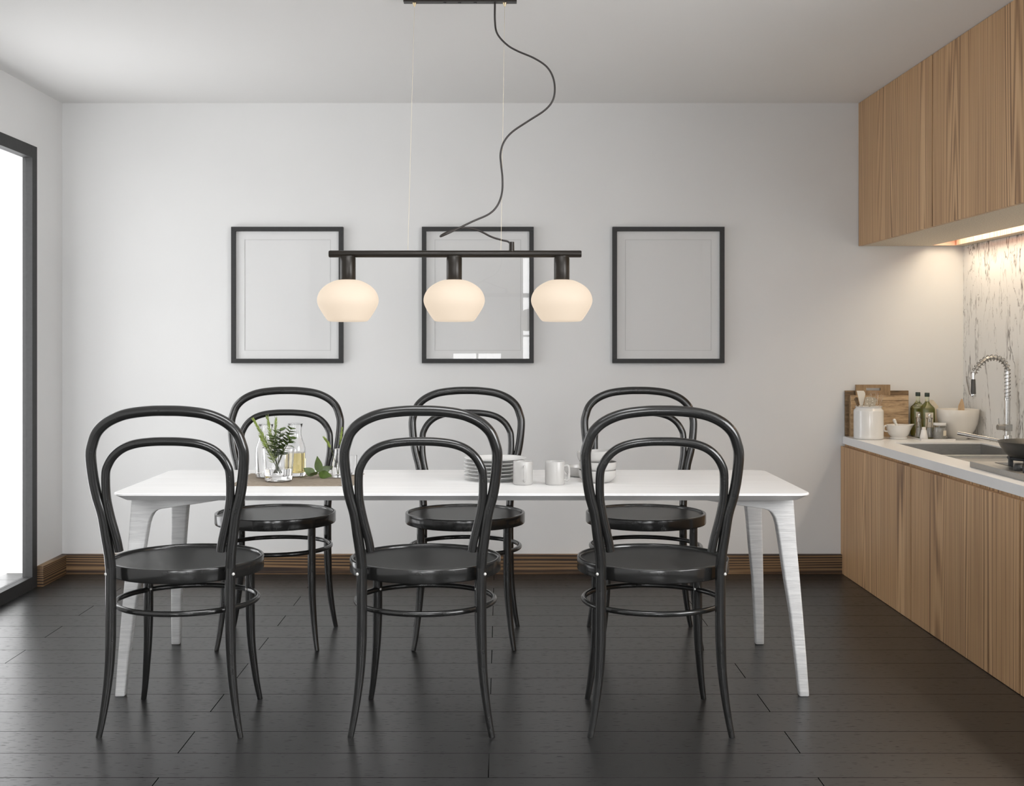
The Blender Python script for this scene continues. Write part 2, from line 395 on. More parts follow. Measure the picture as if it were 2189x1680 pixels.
def bars(b, x0, x1, z0, z1, y0, y1, t, vx=(), hz=()):
    b.box(x0, x1, y0, y1, z0, z0+t).box(x0, x1, y0, y1, z1-t, z1).box(x0, x0+t, y0, y1, z0+t, z1-t).box(x1-t, x1, y0, y1, z0+t, z1-t)
    for x in vx: b.box(x-.012, x+.012, y0+.005, y1-.005, z0+t, z1-t)
    for z in hz: b.box(x0+t, x1-t, y0+.006, y1-.006, z-.012, z+.012)
    return b
for nm, (x0, x1, z0, z1, vx, hz) in (('window_2', (A0, A1, AZ0, AZ1, (.66, 1.02), (1.32, 1.81))), ('window_3', (B0, B1, BZ0, BZ1, (-.29,), ())), ('added_window_4', (C0, C1, CZ0, CZ1, (-1.48,), (1.32, 1.81)))):
    t = struct(thing(nm, None, None, ((x0+x1)/2, YF-.06, z0)))
    cx = (x0+x1)/2
    bars(MB(), x0-cx, x1-cx, 0, z1-z0, -.03, .03, .03, [v-cx for v in vx], [h-z0 for h in hz]).build('window_frame', 'reveal', t, smooth=False)
    MB().box(x0-cx+.03, x1-cx-.03, -.002, .002, .03, z1-z0-.03).build('window_pane', 'pane', t, smooth=False)
t = struct(thing('added_window_5', None, None, (XR+.06, (E0+E1)/2, EZ0)))  # window added outside the view, to light the opposite side wall
b = MB(); h = (E1-E0)/2; zt = EZ1-EZ0
b.box(-.03, .03, -h, h, 0, .03).box(-.03, .03, -h, h, zt-.03, zt).box(-.03, .03, -h, -h+.03, .03, zt-.03).box(-.03, .03, h-.03, h, .03, zt-.03).box(-.02, .02, -.015, .015, .03, zt-.03)
b.build('window_frame', 'reveal', t, smooth=False)
MB().box(-.002, .002, -h+.03, h-.03, .03, zt-.03).build('window_pane', 'pane', t, smooth=False)
t = struct(thing('added_skylight', None, None, ((S0+S1)/2, (SY0_+SY1_)/2, ZC)))  # frame and pane of the added skylight
b = MB(); hx_, hy_ = (S1-S0)/2, (SY1_-SY0_)/2
b.box(-hx_, hx_, -hy_, -hy_+.04, .03, .08).box(-hx_, hx_, hy_-.04, hy_, .03, .08).box(-hx_, -hx_+.04, -hy_+.04, hy_-.04, .03, .08).box(hx_-.04, hx_, -hy_+.04, hy_-.04, .03, .08)
b.build('window_frame', 'reveal', t, smooth=False)
MB().box(-hx_+.04, hx_-.04, -hy_+.04, hy_-.04, .05, .054).build('window_pane', 'pane', t, smooth=False)
# floor-length window
t = struct(thing('window_1', 'tall floor-length window in a thick black frame, white daylight outside', 'window', (XL, 5.35, 0)))
b = MB(); T, D0, D1 = .062, -.046, .004
def ybars(b, y0, y1, z0, z1, x0, x1, t):
    return b.box(x0, x1, y0, y1, z0, z0+t).box(x0, x1, y0, y1, z1-t, z1).box(x0, x1, y0, y0+t, z0+t, z1-t).box(x0, x1, y1-t, y1, z0+t, z1-t)
ybars(b, WY0-5.35, WY1-5.35, 0, WZ, D0, D1, T).box(D0, D1, -.03, .03, T, WZ-T)
b.build('window_frame', 'frame_black', t, smooth=False)
MB().box(-.030, -.026, WY0-5.35+T, -.03, T, WZ-T).build('window_pane', 'pane', t, smooth=False)
MB().box(-.030, -.026, .03, WY1-5.35-T, T, WZ-T).build('window_pane', 'pane', t, smooth=False)
# baseboards
struct(MB().box(XL, 1.836, YB-.032, YB, 0, .105).build('baseboard_back', 'base_x', bevel=.002, smooth=False), 'striped brown wood baseboard along the back wall', 'baseboard')
struct(MB().box(XL, XL+.034, WY1+.004, YB-.033, 0, .105).build('baseboard_left', 'base_y', bevel=.002, smooth=False), 'short striped wood baseboard beside the black window frame', 'baseboard')

# ------------------------------------------------------------------ chairs
OUTER = [(.189, .535), (.1925, .58), (.2005, .64), (.2095, .706), (.225, .765), (.235, .824), (.2400, .893), (.2326, .931), (.2180, .966), (.1896, .9945), (.1514, 1.0145), (.1097, 1.026), (.0512, 1.0327)]
INNER = [(.160, .587), (.1655, .62), (.172, .648), (.186, .707), (.1945, .765), (.1945, .8330), (.1868, .8620), (.1679, .8918), (.1378, .9155), (.0975, .9296), (.0473, .936)]
def lean(z): return -.205 - .05*max(0, (z-.535)/.5)
def arc(half, off=0):
    a = [(-x, lean(z)+off, z) for x, z in half]; top = half[-1][1]+.0012
    return a + [(0, lean(top)+off, top)] + [(-p[0], p[1], p[2]) for p in reversed(a)]
def make_chair(label):
    t = thing('dining_chair', label, 'chair')
    rim = [(.222, .4905), (.245, .4900), (.2495, .4915), (.251, .4950), (.251, .5315), (.2502, .5340), (.2480, .5352), (.2420, .5352), (.2395, .5340), (.2375, .5290), (.2365, .5250), (.222, .5240), (.222, .4905)]
    s = MB().lathe(rim, n=72).build('seat', 'lacquer', t, angle=50)
    MB().lathe([(0, .496), (.2225, .496), (.2235, .5240), (.2370, .5262), (.225, .5272), (.18, .5262), (0, .5255)], n=72).build('seat_panel', 'seat', s, angle=50)
    MB().tube(spline(arc(OUTER), 5), .0168, 14, cap=True).build('back_frame', 'lacquer', t)
    ip = spline(arc(INNER, -.001), 5)
    MB().tube(ip, .0138, 12).build('back_hoop', 'lacquer', t)
    for sx in (-1, 1):
        pts = spline([(sx*.189, -.205, .535), (sx*.1888, -.2046, .46), (sx*.1888, -.204, .392), (sx*.190, -.204, .30), (sx*.194, -.2055, .21), (sx*.203, -.2085, .125), (sx*.2135, -.212, .055), (sx*.2237, -.215, 0)], 4)
        MB().tube(pts, [.0168 if p.z > .30 else .0095+.0073*(max(p.z, 0)/.30)**.9 for p in pts], 14).build('leg', 'lacquer', t)
        pts = spline([(sx*.176, .155, .4915), (sx*.176, .156, .392), (sx*.1765, .157, .30), (sx*.1795, .161, .21), (sx*.187, .171, .125), (sx*.195, .182, .055), (sx*.2034, .192, 0)], 4)
        MB().tube(pts, [.0165 if p.z > .30 else .0095+.0070*(max(p.z, 0)/.30)**.9 for p in pts], 14).build('leg', 'lacquer', t)
    MB().tube([(.2295*math.cos(2*PI*k/64), .2295*math.sin(2*PI*k/64)*.99, .392) for k in range(64)], .0092, 12, closed=True).build('stretcher_ring', 'lacquer', t)
    for sx in (-1, 1):
        a = math.atan2(-.011, sx*.0125)
        MB().ball((sx*.189+.0160*math.cos(a), -.205+.0160*math.sin(a), .516), .0052).build('bolt', 'bolt', t)
        a = math.atan2(.155, sx*.176)
        MB().ball((.2200*math.cos(a), .2200*math.sin(a), .394), .0042).build('bolt', 'bolt', t)
    return t
spots = [(-1.0446, 3.98, 0, 'black bentwood chair seen from behind, at the window end of the table'),
         (-.2503, 3.98, 0, 'black bentwood chair seen from behind, midway between two chairs also seen from behind'),
         (.5070, 3.98, 0, 'black bentwood chair seen from behind, at the kitchen end of the table'),
         (-.9455, 5.015, PI, 'black bentwood chair facing us between table and wall, behind the glass of herbs'),
         (-.1486, 5.015, PI, 'black bentwood chair facing us between table and wall, behind the stack of plates'),
         (.6100, 5.015, PI, 'black bentwood chair facing us between table and wall, beyond the stacked bowls')]
proto = make_chair('x')
for i, (x, y, a, lab) in enumerate(spots):
    o = proto if i == 0 else copy_tree(proto)
    o.location = (x, y, 0); o.rotation_euler = (0, 0, a)
    tag(o, lab, 'chair', 'bentwood chairs around the table')

# ------------------------------------------------------------------ table
TX, TY0, TY1, TH = -.1355, 4.108, 4.872, .726
def rrect(hx, hy, r, n=6):
    out = []
    for cx, cy, a0 in ((hx-r, hy-r, 0), (-hx+r, hy-r, 90), (-hx+r, -hy+r, 180), (hx-r, -hy+r, 270)):
        for k in range(n+1):
            a = math.radians(a0+90*k/n); out.append((cx+r*math.cos(a), cy+r*math.sin(a)))
    return out
TYC, HY, HX = (TY0+TY1)/2, (TY1-TY0)/2, 1.21
tab = thing('dining_table', 'long white wooden dining table with rounded corners and splayed legs', 'table', (TX, TYC, 0))
b = MB(); loops = [(.0025, .726), (0, .7238), (0, .7185), (.034, .6985)]
vs, fs = [], []
for ins, z in loops: vs += [(x, y, z) for x, y in rrect(HX-ins, HY-ins, .055-ins*.5)]
n = len(vs)//4
for j in range(3):
    for k in range(n): fs.append((j*n+k, j*n+(k+1) % n, (j+1)*n+(k+1) % n, (j+1)*n+k))
fs += [tuple(range(n)), tuple(range(3*n, 4*n))]
b.add(vs, fs).build('tabletop', 'table_top', tab, angle=15)
PROF = [(-1.311, .6985), (-1.316, .62), (-1.321, .533), (-1.331, .41), (-1.340, .288), (-1.350, .14), (-1.3585, 0),
        (-1.3235, 0), (-1.311, .14), (-1.296, .288), (-1.278, .41), (-1.262, .533), (-1.252, .60), (-1.246, .622), (-1.236, .640), (-1.222, .6505), (-1.205, .656), (-1.10, .6705), (-1.0, .686), (-.91, .6985)]
for sx in (-1, 1):
    for yt, yf in ((4.262, 4.213), (4.77, 4.934)):
        prof = [((x-TX)*(-sx), z) for x, z in PROF]
        front, back = [], []
        for x, z in prof:
            yc = yf + (yt-yf)*z/.6985 - TYC; h = .0165 + .011*z/.6985
            front.append((x, yc-h, z)); back.append((x, yc+h, z))
        n = len(prof)
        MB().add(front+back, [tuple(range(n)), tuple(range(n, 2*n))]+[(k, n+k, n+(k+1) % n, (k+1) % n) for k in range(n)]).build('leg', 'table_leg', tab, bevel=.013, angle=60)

# ------------------------------------------------------------------ things on the table
TZ = TH + .0002
def onto(name, label, cat, x, y, group=None, z=TZ, rz=0): return thing(name, label, cat, (x, y, z), group, rz)
# kraft mat
mb = MB(); X0, X1, Y0, Y1 = -.985, -.537, 4.318, 4.715; nx, ny = 60, 40; vs, fs = [], []
for j in range(ny+1):
    for i in range(nx+1):
        u, v = i/nx, j/ny
        z = .0005*math.sin(u*9+v*2) + .0006*math.sin(v*7) + .0022
        for f in (.36, .66, .90): z += .0018*max(0, 1-abs(u-f)/.02)*(.35+.65*(1-v))
        vs.append((X0+(X1-X0)*u+.004*math.sin(v*6), Y0+(Y1-Y0)*v+.003*math.sin(u*8), z))
fs = [(j*(nx+1)+i, j*(nx+1)+i+1, (j+1)*(nx+1)+i+1, (j+1)*(nx+1)+i) for j in range(ny) for i in range(nx)]
o = len(vs); top = list(vs); vs += [(x, y, max(.0002, z-.0026)) for x, y, z in top]; fs += [tuple(i+o for i in reversed(f)) for f in fs]
border = [i for i in range(nx+1)] + [j*(nx+1)+nx for j in range(1, ny+1)] + [ny*(nx+1)+i for i in range(nx-1, -1, -1)] + [j*(nx+1) for j in range(ny-1, 0, -1)]
fs += [(border[k], border[(k+1) % len(border)], border[(k+1) % len(border)]+o, border[k]+o) for k in range(len(border))]
mo = MB().add([(x+.76, y-4.51, z) for x, y, z in vs], fs).build('table_mat', 'kraft', loc=(-.76, 4.51, TH))
tag(mo, 'creased brown paper mat lying under the herbs and carafes', 'table mat')
MZ = TH + .0058
def goblet(prof_out, wall, base):  # closed double-walled glass profile
    top = prof_out[-1]
    inner = [(max(0, r-wall), z) for r, z in reversed(prof_out) if z > base]
    return [(0, prof_out[0][1])] + prof_out + [(top[0]-wall*.5, top[1]+wall*.4)] + inner + [(max(.001, inner[-1][0]-.002), base+.0005), (0, base)]
# tumbler with herbs
tb = onto('glass_tumbler', 'thick-bottomed clear tumbler holding a bunch of green herbs', 'glass', -.829, 4.45, z=MZ)
MB().lathe(goblet([(.046, 0), (.050, .003), (.052, .02), (.0560, .07), (.0600, .1225)], .0035, .018), n=48).build('tumbler', 'glass', tb)
MB().lathe([(0, .0185), (.0475, .0195), (.0492, .045), (.0492, .0455), (0, .0455)], n=48).build('water', glass('water', ior=1.33), tb)
def rosemary(label, base, tip, bend, nn, ln=.022, group='herb sprigs in the tumbler', needle_from=.25, clear=True):
    t = thing('rosemary_sprig', label, 'herb', base, group)
    p0 = Vector((0, 0, 0)); p2 = Vector(tip)-Vector(base); p1 = p2*.5 + Vector(bend)
    cur = [p0*(1-k/14)**2 + p1*2*(k/14)*(1-k/14) + p2*(k/14)**2 for k in range(15)]
    MB().tube(cur, [.0016-.0009*k/14 for k in range(15)], 6).build('stem', 'stem', t)
    mb = MB()
    for i in range(nn):
        f = needle_from + (1-needle_from)*i/(nn-1); k = f*14; j = min(13, int(k)); p = cur[j].lerp(cur[j+1], k-j); d = (cur[j+1]-cur[j]).normalized()
        a = i*2.4 + random.random(); sd = d.orthogonal().normalized(); sd = Matrix.Rotation(a, 3, d) @ sd
        v = (d*(.75+.5*f) + sd*(1.05-.5*f)).normalized(); l = ln*(1.05-.45*f)*random.uniform(.8, 1.15)
        q = Vector(base)+p+v*l
        if clear and q.z-MZ < .132 and math.hypot(q.x+.829, q.y-4.45) > .050: continue
        mb.tube([p, p+v*l*.5, p+v*l + d*l*.12], [.0009, .0014, .0003], 4)
    mb.build('needles', 'needle', t, fix=False)
    return t
def mint(label, base, tip, bend, pairs, ln, group='herb sprigs in the tumbler'):
    t = thing('mint_sprig', label, 'herb', base, group)
    p2 = Vector(tip)-Vector(base); p1 = p2*.5 + Vector(bend)
    cur = [p1*2*(k/10)*(1-k/10) + p2*(k/10)**2 for k in range(11)]
    MB().tube(cur, [.0018-.0008*k/10 for k in range(11)], 6).build('stem', 'stem', t)
    mb = MB()
    for i in range(pairs):
        f = .42 + .58*i/(pairs-1); k = f*10; j = min(9, int(k)); p = cur[j].lerp(cur[j+1], k-j); d = (cur[j+1]-cur[j]).normalized()
        for s in (0, PI):
            sd = Matrix.Rotation(i*1.57+s+.4, 3, d) @ d.orthogonal().normalized()
            v = (d*.55 + sd).normalized(); l = ln*random.uniform(.85, 1.1)*(1.05-.3*f); q = Vector(base)+p+v*l
            if min(q.z, base[2]+p.z)-MZ < .128 and math.hypot(q.x+.829, q.y-4.45) > .045: continue
            mb.leaf(p, v, d.cross(sd), l, l*.62, .2)
    mb.build('leaves', 'leaf', t, fix=False)
    return t
bx, by, bz = -.829, 4.45, MZ
rosemary('tallest leaning rosemary sprig in the tumbler, arching out toward the window', (bx+.012, by-.008, bz+.03), (bx-.090, by-.01, bz+.226), (-.004, 0, .02), 90)
rosemary('upright pale rosemary sprig in the tumbler, in front of the empty carafe neck', (bx+.006, by-.010, bz+.03), (bx-.041, by+.0, bz+.234), (-.005, 0, .0), 80)
rosemary('short rosemary sprig in the tumbler, slanting beside the upright sprig', (bx-.008, by+.006, bz+.03), (bx-.012, by+.02, bz+.226), (-.006, 0, .0), 76)
rosemary('low spreading rosemary sprig at the tumbler rim', (bx+.010, by-.02, bz+.03), (bx-.060, by-.03, bz+.165), (-.008, -.004, .01), 70)
mint('leafy dark mint sprig in the middle of the tumbler bunch', (bx-.005, by+.005, bz+.03), (bx+.010, by-.01, bz+.185), (.0, 0, .0), 9, .044)
mint('tall leafy mint sprig at the carafe side of the tumbler bunch', (bx-.012, by-.006, bz+.03), (bx+.044, by+.012, bz+.190), (.004, 0, .012), 9, .042)
mint('drooping mint sprig arching over the tumbler rim toward the amber carafe', (bx-.010, by-.012, bz+.03), (bx+.052, by-.020, bz+.158), (.004, 0, .03), 7, .040)
mint('short dense mint sprig in the tumbler between the rosemary and the tall mint', (bx+.0, by-.016, bz+.03), (bx-.014, by-.028, bz+.165), (.0, -.004, .01), 8, .040)
# carafes
CP = [(.036, 0), (.0385, .004), (.0395, .012), (.0395, .095), (.0385, .108), (.034, .124), (.0275, .142), (.0240, .156), (.0235, .170), (.0245, .185), (.0285, .2)]
for x, y, fill, lab in ((-.902, 4.585, 0, 'empty clear glass carafe standing behind the herb tumbler'), (-.794, 4.615, 1, 'clear glass carafe half full of amber drink')):
    t = onto('carafe', lab, 'carafe', x, y, 'glass carafes on the mat', z=MZ)
    MB().lathe(goblet(CP, .0022, .012), n=44).build('carafe_glass', 'glass', t)
    if fill: MB().lathe([(0, .0125), (.030, .0125), (.0366, .015), (.0366, .0885), (0, .0885)], n=44).build('drink', 'wine', t)
# sprig on the mat
t = onto('leafy_sprig', 'dark green leafy sprig lying on the paper mat', 'sprig', -.70, 4.555, z=MZ+.001)
MB().tube(spline([(-.055, -.050, .003), (-.02, -.018, .008), (.005, .0, .014), (.012, .012, .020)], 6), .0013, 6).build('stem', 'stem', t)
for bs, d, sd, ln, wd in (((-.006, -.010, .010), (-.8, -.1, .45), (.2, .3, 1), .052, .036), ((-.002, -.008, .010), (-.25, -.55, .2), (1, 0, .35), .045, .034),
                          ((.008, .006, .014), (-.16, .1, 1), (1, .2, .1), .066, .034), ((.010, .010, .016), (.8, .25, .45), (-.2, .35, 1), .050, .034), ((.006, -.004, .012), (.85, -.35, -.05), (.1, .5, 1), .056, .036)):
    MB().leaf(bs, d, sd, ln, wd, .12).build('leaf', 'leaf', t, fix=False)
# little bottle with sprig and little glass
t = onto('bud_vase', 'narrow clear glass bottle vase behind the middle chair back, holding a sprig', 'vase', -.622, 4.56, z=MZ)
MB().lathe(goblet([(.0225, 0), (.024, .003), (.024, .03), (.021, .055), (.014, .085), (.0115, .10), (.0125, .108)], .0022, .008), n=32).build('vase', 'glass', t)
rosemary('small pale sprig standing in the narrow glass bottle', (-.622, 4.56, MZ+.012), (-.672, 4.552, MZ+.150), (.008, 0, .03), 46, .017, None, .62, False)
rosemary('thin sprig standing tall in the narrow glass bottle', (-.620, 4.562, MZ+.012), (-.606, 4.56, MZ+.185), (-.004, 0, .0), 50, .015, None, .62, False)
t = onto('small_glass', 'small clear drinking glass beside the narrow bottle vase', 'glass', -.585, 4.655, z=MZ)
MB().lathe(goblet([(.021, 0), (.0225, .003), (.024, .03), (.0255, .074)], .002, .009), n=32).build('tumbler', 'glass', t)
# plates
PP = [(0, 0), (.062, 0), (.066, .003), (.072, .0045), (.108, .0155), (.1175, .0178), (.118, .0186), (.1165, .0192), (.107, .0175), (.073, .0075), (.066, .0062), (0, .0062)]
ords = ['bottom plate of the white plate stack, resting on the table', 'white plate second from the bottom of the stack', 'white plate third from the bottom of the stack', 'white plate third from the top of the stack', 'white plate second from the top of the stack', 'topmost plate of the white plate stack, its face showing']
pm = None
for k in range(6):
    if pm is None: o = pm = MB().lathe(PP, n=64).build('plate', 'white_plate')
    else: o = pm.copy(); COL.objects.link(o)
    o.location = (-.021, 4.52, TZ + .0133*k); tag(o, ords[k], 'plate', 'white plates in the stack')
# mugs
def mug(label, x, y, ang):
    t = onto('mug', label, 'mug', x, y, 'white mugs on the table')
    MB().lathe([(0, 0), (.033, 0), (.0355, .0025), (.036, .006), (.036, .083), (.0352, .0852), (.0335, .0845), (.0328, .082), (.0325, .01), (.030, .006), (0, .006)], n=40).build('cup', 'grey_ceramic', t)
    c, s = math.cos(ang), math.sin(ang)
    hp = spline([(.034, .068), (.044, .071), (.0505, .067), (.0525, .055), (.0520, .032), (.0495, .021), (.044, .016), (.034, .0185)], 5)if False else [Vector((r, 0, z)) for r, z in ((.034, .068), (.044, .0705), (.0500, .0675), (.0525, .060), (.0530, .045), (.0520, .028), (.0495, .0200), (.044, .0165), (.034, .0185))]
    hp = spline(hp, 5)
    MB().tube([(p.x*c, p.x*s, p.z) for p in hp], .0047, 10).build('handle', 'grey_ceramic', t)
    return t
mug('white mug with its handle turned toward us, beside the plates', .082, 4.374, math.radians(-84))
mug('white mug with its handle turned toward the bowls', .199, 4.374, math.radians(-14))
# bowls
BP = [(0, 0), (.040, 0), (.050, .003), (.060, .010), (.067, .020), (.0695, .031), (.0700, .045), (.0690, .0462), (.0675, .0455), (.0668, .032), (.063, .021), (.055, .012), (.045, .0075), (0, .0065)]
bm0 = None
for x, y, z, rx, ry, lab in ((.361, 4.45, 0, 0, 0, 'bottom bowl of the grey-white bowl stack, resting on the table'), (.362, 4.452, .0315, .008, .018, 'middle bowl of the grey-white bowl stack'),
                          (.357, 4.452, .0700, -.01, -.06, 'topmost tilted bowl of the grey-white bowl stack'), (.318, 4.64, 0, 0, 0, 'single low bowl standing behind the bowl stack')):
    if bm0 is None: o = bm0 = MB().lathe(BP, n=56).build('bowl', 'grey_ceramic')
    else: o = bm0.copy(); COL.objects.link(o)
    o.location = (x, y, TZ+z); o.rotation_euler = (rx, ry, 0); tag(o, lab, 'bowl', 'grey-white bowls on the table')
    if 'single' in lab: o.scale = (1, 1, .86)

# ------------------------------------------------------------------ pictures on the wall
PX = [(-1.449, -.846, 'black framed blank picture on the wall, the one closer to the window', 0), (-.4225, .178, 'black framed blank picture on the wall behind the pendant lamp, reflecting a window', 0), (.603, 1.204, 'black framed blank picture on the wall, the one closer to the kitchen', 0)]
pz0, pz1 = 1.1340, 1.8668
pic = None
for x0, x1, lab, _ in PX:
    if pic is None:
        t = pic = thing('picture_frame', lab, 'picture frame', ((x0+x1)/2, YB, pz0), 'framed pictures on the back wall')
        hx, h = .3008, pz1-pz0; fw = .0235
        bars(MB(), -hx, hx, 0, h, -.030, -.001, fw).build('frame', 'frame_black', t, smooth=False, bevel=.001)
        ix, iz = .2310, .0685
        bars(MB(), -hx+fw, hx-fw, fw, h-fw, -.0115, -.0098, ix and (hx-fw-ix)).build('mat_board', 'mat_board', t, smooth=False)
        MB().box(-hx+fw, hx-fw, -.010, -.002, fw, h-fw).build('picture', 'grey_paper', t, smooth=False)
        bars(MB(), -ix-.0008, ix+.0008, iz-.0008, h-iz+.0008, -.0122, -.0115, .0014).build('mat_bevel', plain('grey_mat_core', (.42, .42, .41), .8), t, smooth=False)
        MB().box(-hx+fw, hx-fw, -.0215, -.0195, fw, h-fw).build('glass', 'pane', t, smooth=False)
    else:
        t = copy_tree(pic); tag(t, lab); t.location = ((x0+x1)/2, YB, pz0)

# ------------------------------------------------------------------ pendant lamp
LY = 4.455
lamp = thing('pendant_lamp', 'dark pendant lamp with a long bar, three glowing opal glass shades and looping cable', 'pendant lamp', (-.17, LY, 1.577))
def lp(p): return (p[0]+.17, p[1]-LY, p[2]-1.577)
MB().box(-.362+.17, .0605+.17, -.020, .015, 2.5146-1.577, ZC-1.577).build('canopy', 'bronze', lamp, bevel=.0015, smooth=False)
bar = MB().tube([(-.641+.17, 0, 0), (-.637+.17, 0, 0), (.298+.17, 0, 0), (.302+.17, 0, 0)], [.0118, .0132, .0132, .0118], 24).build('bar', 'bronze', lamp)
for xt, xb in ((-.3215, -.346), (.0157, .0015)):
    MB().tube([lp((xb, LY, 1.588)), lp((xt, LY, 2.505))], .0007, 6).build('suspension_wire', 'wire', lamp)
    MB().lathe([(0, 2.5005-1.577), (.0025, 2.501-1.577), (.0050, 2.508-1.577), (.0075, 2.5143-1.577), (0, 2.5146-1.577)], xt+.17, 0, n=14).build('wire_grip', 'brass', lamp)
for x in (-.2085, -.153, -.095): MB().lathe([(0, 2.5125-1.577), (.006, 2.5125-1.577), (.007, 2.5148-1.577), (0, 2.515-1.577)], x+.17, 0, n=12).build('screw', 'black', lamp)
CB = [(-.021, 4.455, 2.5149), (-.0209, 4.45, 2.4454), (-.0122, 4.445, 2.397), (.0226, 4.44, 2.3556), (.0627, 4.44, 2.3313), (.1236, 4.44, 2.3052), (.1706, 4.44, 2.2738), (.195, 4.44, 2.2338), (.202, 4.44, 2.1868), (.1933, 4.44, 2.145), (.1637, 4.44, 2.1101), (.1027, 4.44, 2.0701), (.0435, 4.44, 2.03), (.0122, 4.44, 1.9917), (0, 4.44, 1.95), (.0017, 4.44, 1.9116), (.007, 4.44, 1.8594), (.0052, 4.43, 1.8024), (-.0104, 4.42, 1.7561), (-.0415, 4.41, 1.7221), (-.1016, 4.39, 1.6924), (-.1541, 4.365, 1.6642), (-.196, 4.345, 1.6419), (-.2197, 4.36, 1.6339), (-.2068, 4.395, 1.6481), (-.1647, 4.42, 1.6669), (-.1217, 4.435, 1.6726), (-.0784, 4.445, 1.6623), (-.0349, 4.455, 1.6413), (.0035, 4.46, 1.6295), (.028, 4.46, 1.6234), (.0385, 4.457, 1.6101), (.0402, 4.455, 1.5994)]
MB().tube(spline([lp(p) for p in CB], 6), .0036, 10).build('power_cable', 'cable', lamp)
MB().tube([(.0005+.17, -.014, 1.911-1.577), (.0035+.17, -.0145, 1.912-1.577)], .0012, 6).build('cable_tie', 'wire', lamp)
MB().lathe([(0, 0), (.010, 0), (.0096, .034), (.0085, .0352), (0, .0352)], .0415+.17, 0, .010, n=20).build('cable_sleeve', 'bronze', lamp)
for x in (-.570, -.173, .2285):
    s = MB().lathe([(0, -.0975), (.0285, -.0975), (.0290, -.0965), (.0290, -.016), (.0275, -.013), (.0275, -.008), (0, -.008)], x+.17, 0, n=32).build('socket', 'bronze', lamp)
    SP = spline([(r, 0, z) for r, z in ((.0288, -.0964), (.0450, -.0990), (.0630, -.1062), (.0800, -.1158), (.0940, -.1272), (.1050, -.1415), (.1122, -.1580), (.1145, -.1735), (.1120, -.1880), (.1055, -.2030), (.0970, -.2175), (.0880, -.2315), (.0800, -.2430), (.0735, -.2495), (.0650, -.2522), (.0450, -.2534))], 5)
    MB().lathe([(0, -.0960)]+[(p.x, p.z) for p in SP]+[(0, -.2540)], x+.17, 0, n=64).build('lamp_shade', 'shade', s, angle=80)

# ------------------------------------------------------------------ kitchen cabinets
YS = [6.438, 5.338, 4.217, 3.10]
lows = ['low striped wood cabinet unit in the corner by the back wall, under the worktop', 'low striped wood cabinet unit under the sink edge and hob, beside the corner unit', 'low striped wood cabinet unit cut by the picture edge, below the gas hob']
ups = ['striped wood wall cabinet in the corner against the back wall', 'striped wood wall cabinet next along from the corner one', 'striped wood wall cabinet furthest from the corner']
for k in range(3):
    y1, y0 = YS[k], YS[k+1]; g = .0045
    t = thing('base_cabinet', lows[k], 'cabinet', (2.17, (y0+y1)/2, 0), 'low kitchen cabinet units'); c = (y0+y1)/2
    b = MB()
    if True:   # open-topped carcass so that the sink bowl hangs inside it
        b.box(1.858-2.17, 1.876-2.17, y0-c, y1-c, 0, .698).box(2.47-2.17, 2.496-2.17, y0-c, y1-c, 0, .698).box(1.876-2.17, 2.47-2.17, y0-c, y0-c+.016, 0, .698).box(1.876-2.17, 2.47-2.17, y1-c-.016, y1-c, 0, .698).box(1.876-2.17, 2.47-2.17, y0-c+.016, y1-c-.016, 0, .02)
    b.build('body', 'cabinet', t, smooth=False)
    MB().box(1.836-2.17, 1.8565-2.17, y0-c+g, y1-c-(g if k else 0), .002, .687).build('door', 'cabinet', t, smooth=False, bevel=.001)
for k in range(3):
    y1, y0 = YS[k], YS[k+1]; g = .0045; c = (y0+y1)/2
    t = thing('wall_cabinet', ups[k], 'cabinet', (2.2, c, 1.765), 'kitchen wall cabinet units'); H = ZC-1.765-.001; ox = 2.2
    e1 = y1-c-.05 if k == 0 else y1-c
    b = MB().box(1.952-ox, 2.310-ox, y0-c, y1-c, .012, H).box(2.435-ox, 2.496-ox, y0-c, y1-c, .012, H).box(2.31-ox, 2.435-ox, y0-c, y1-c, .085, H)
    if k == 0: b.box(2.31-ox, 2.435-ox, e1, y1-c, .012, .085)
    b.build('body', 'ply', t, smooth=False)
    b = MB().box(1.952-ox, 2.310-ox, y0-c, y1-c, 0, .012).box(2.435-ox, 2.496-ox, y0-c, y1-c, 0, .012)
    if k == 0: b.box(2.31-ox, 2.435-ox, e1, y1-c, 0, .012)
    b.build('bottom_panel', 'ply', t, smooth=False)
    b = MB().box(2.31-ox, 2.314-ox, y0-c, e1, .0, .084).box(2.431-ox, 2.435-ox, y0-c, e1, .0, .084)
    if k == 0: b.box(2.314-ox, 2.431-ox, e1-.004, e1, 0, .084)
    b.build('light_trough', 'trough', t, smooth=False)
    MB().box(1.932-ox, 1.9515-ox, y0-c+g, y1-c-(g if k else 0), 0, H-.001).build('door', 'cabinet', t, smooth=False, bevel=.001)
# worktop with the sink cut-out
b = MB(); cx, cy = 2.17, 4.77
SX0, SX1, SY0, SY1 = 1.986, 2.424, 4.86, 6.02
b.box(1.846-cx, SX0-cx, 3.10-cy, 6.437-cy, 0, .04).box(SX1-cx, 2.497-cx, 3.10-cy, 6.437-cy, 0, .04).box(SX0-cx, SX1-cx, 3.10-cy, SY0-cy, 0, .04).box(SX0-cx, SX1-cx, SY1-cy, 6.437-cy, 0, .04)
o = b.build('worktop', 'counter', smooth=False, loc=(cx, cy, .70), fix=False); tag(o, 'thick white worktop running along the kitchen units', 'worktop')
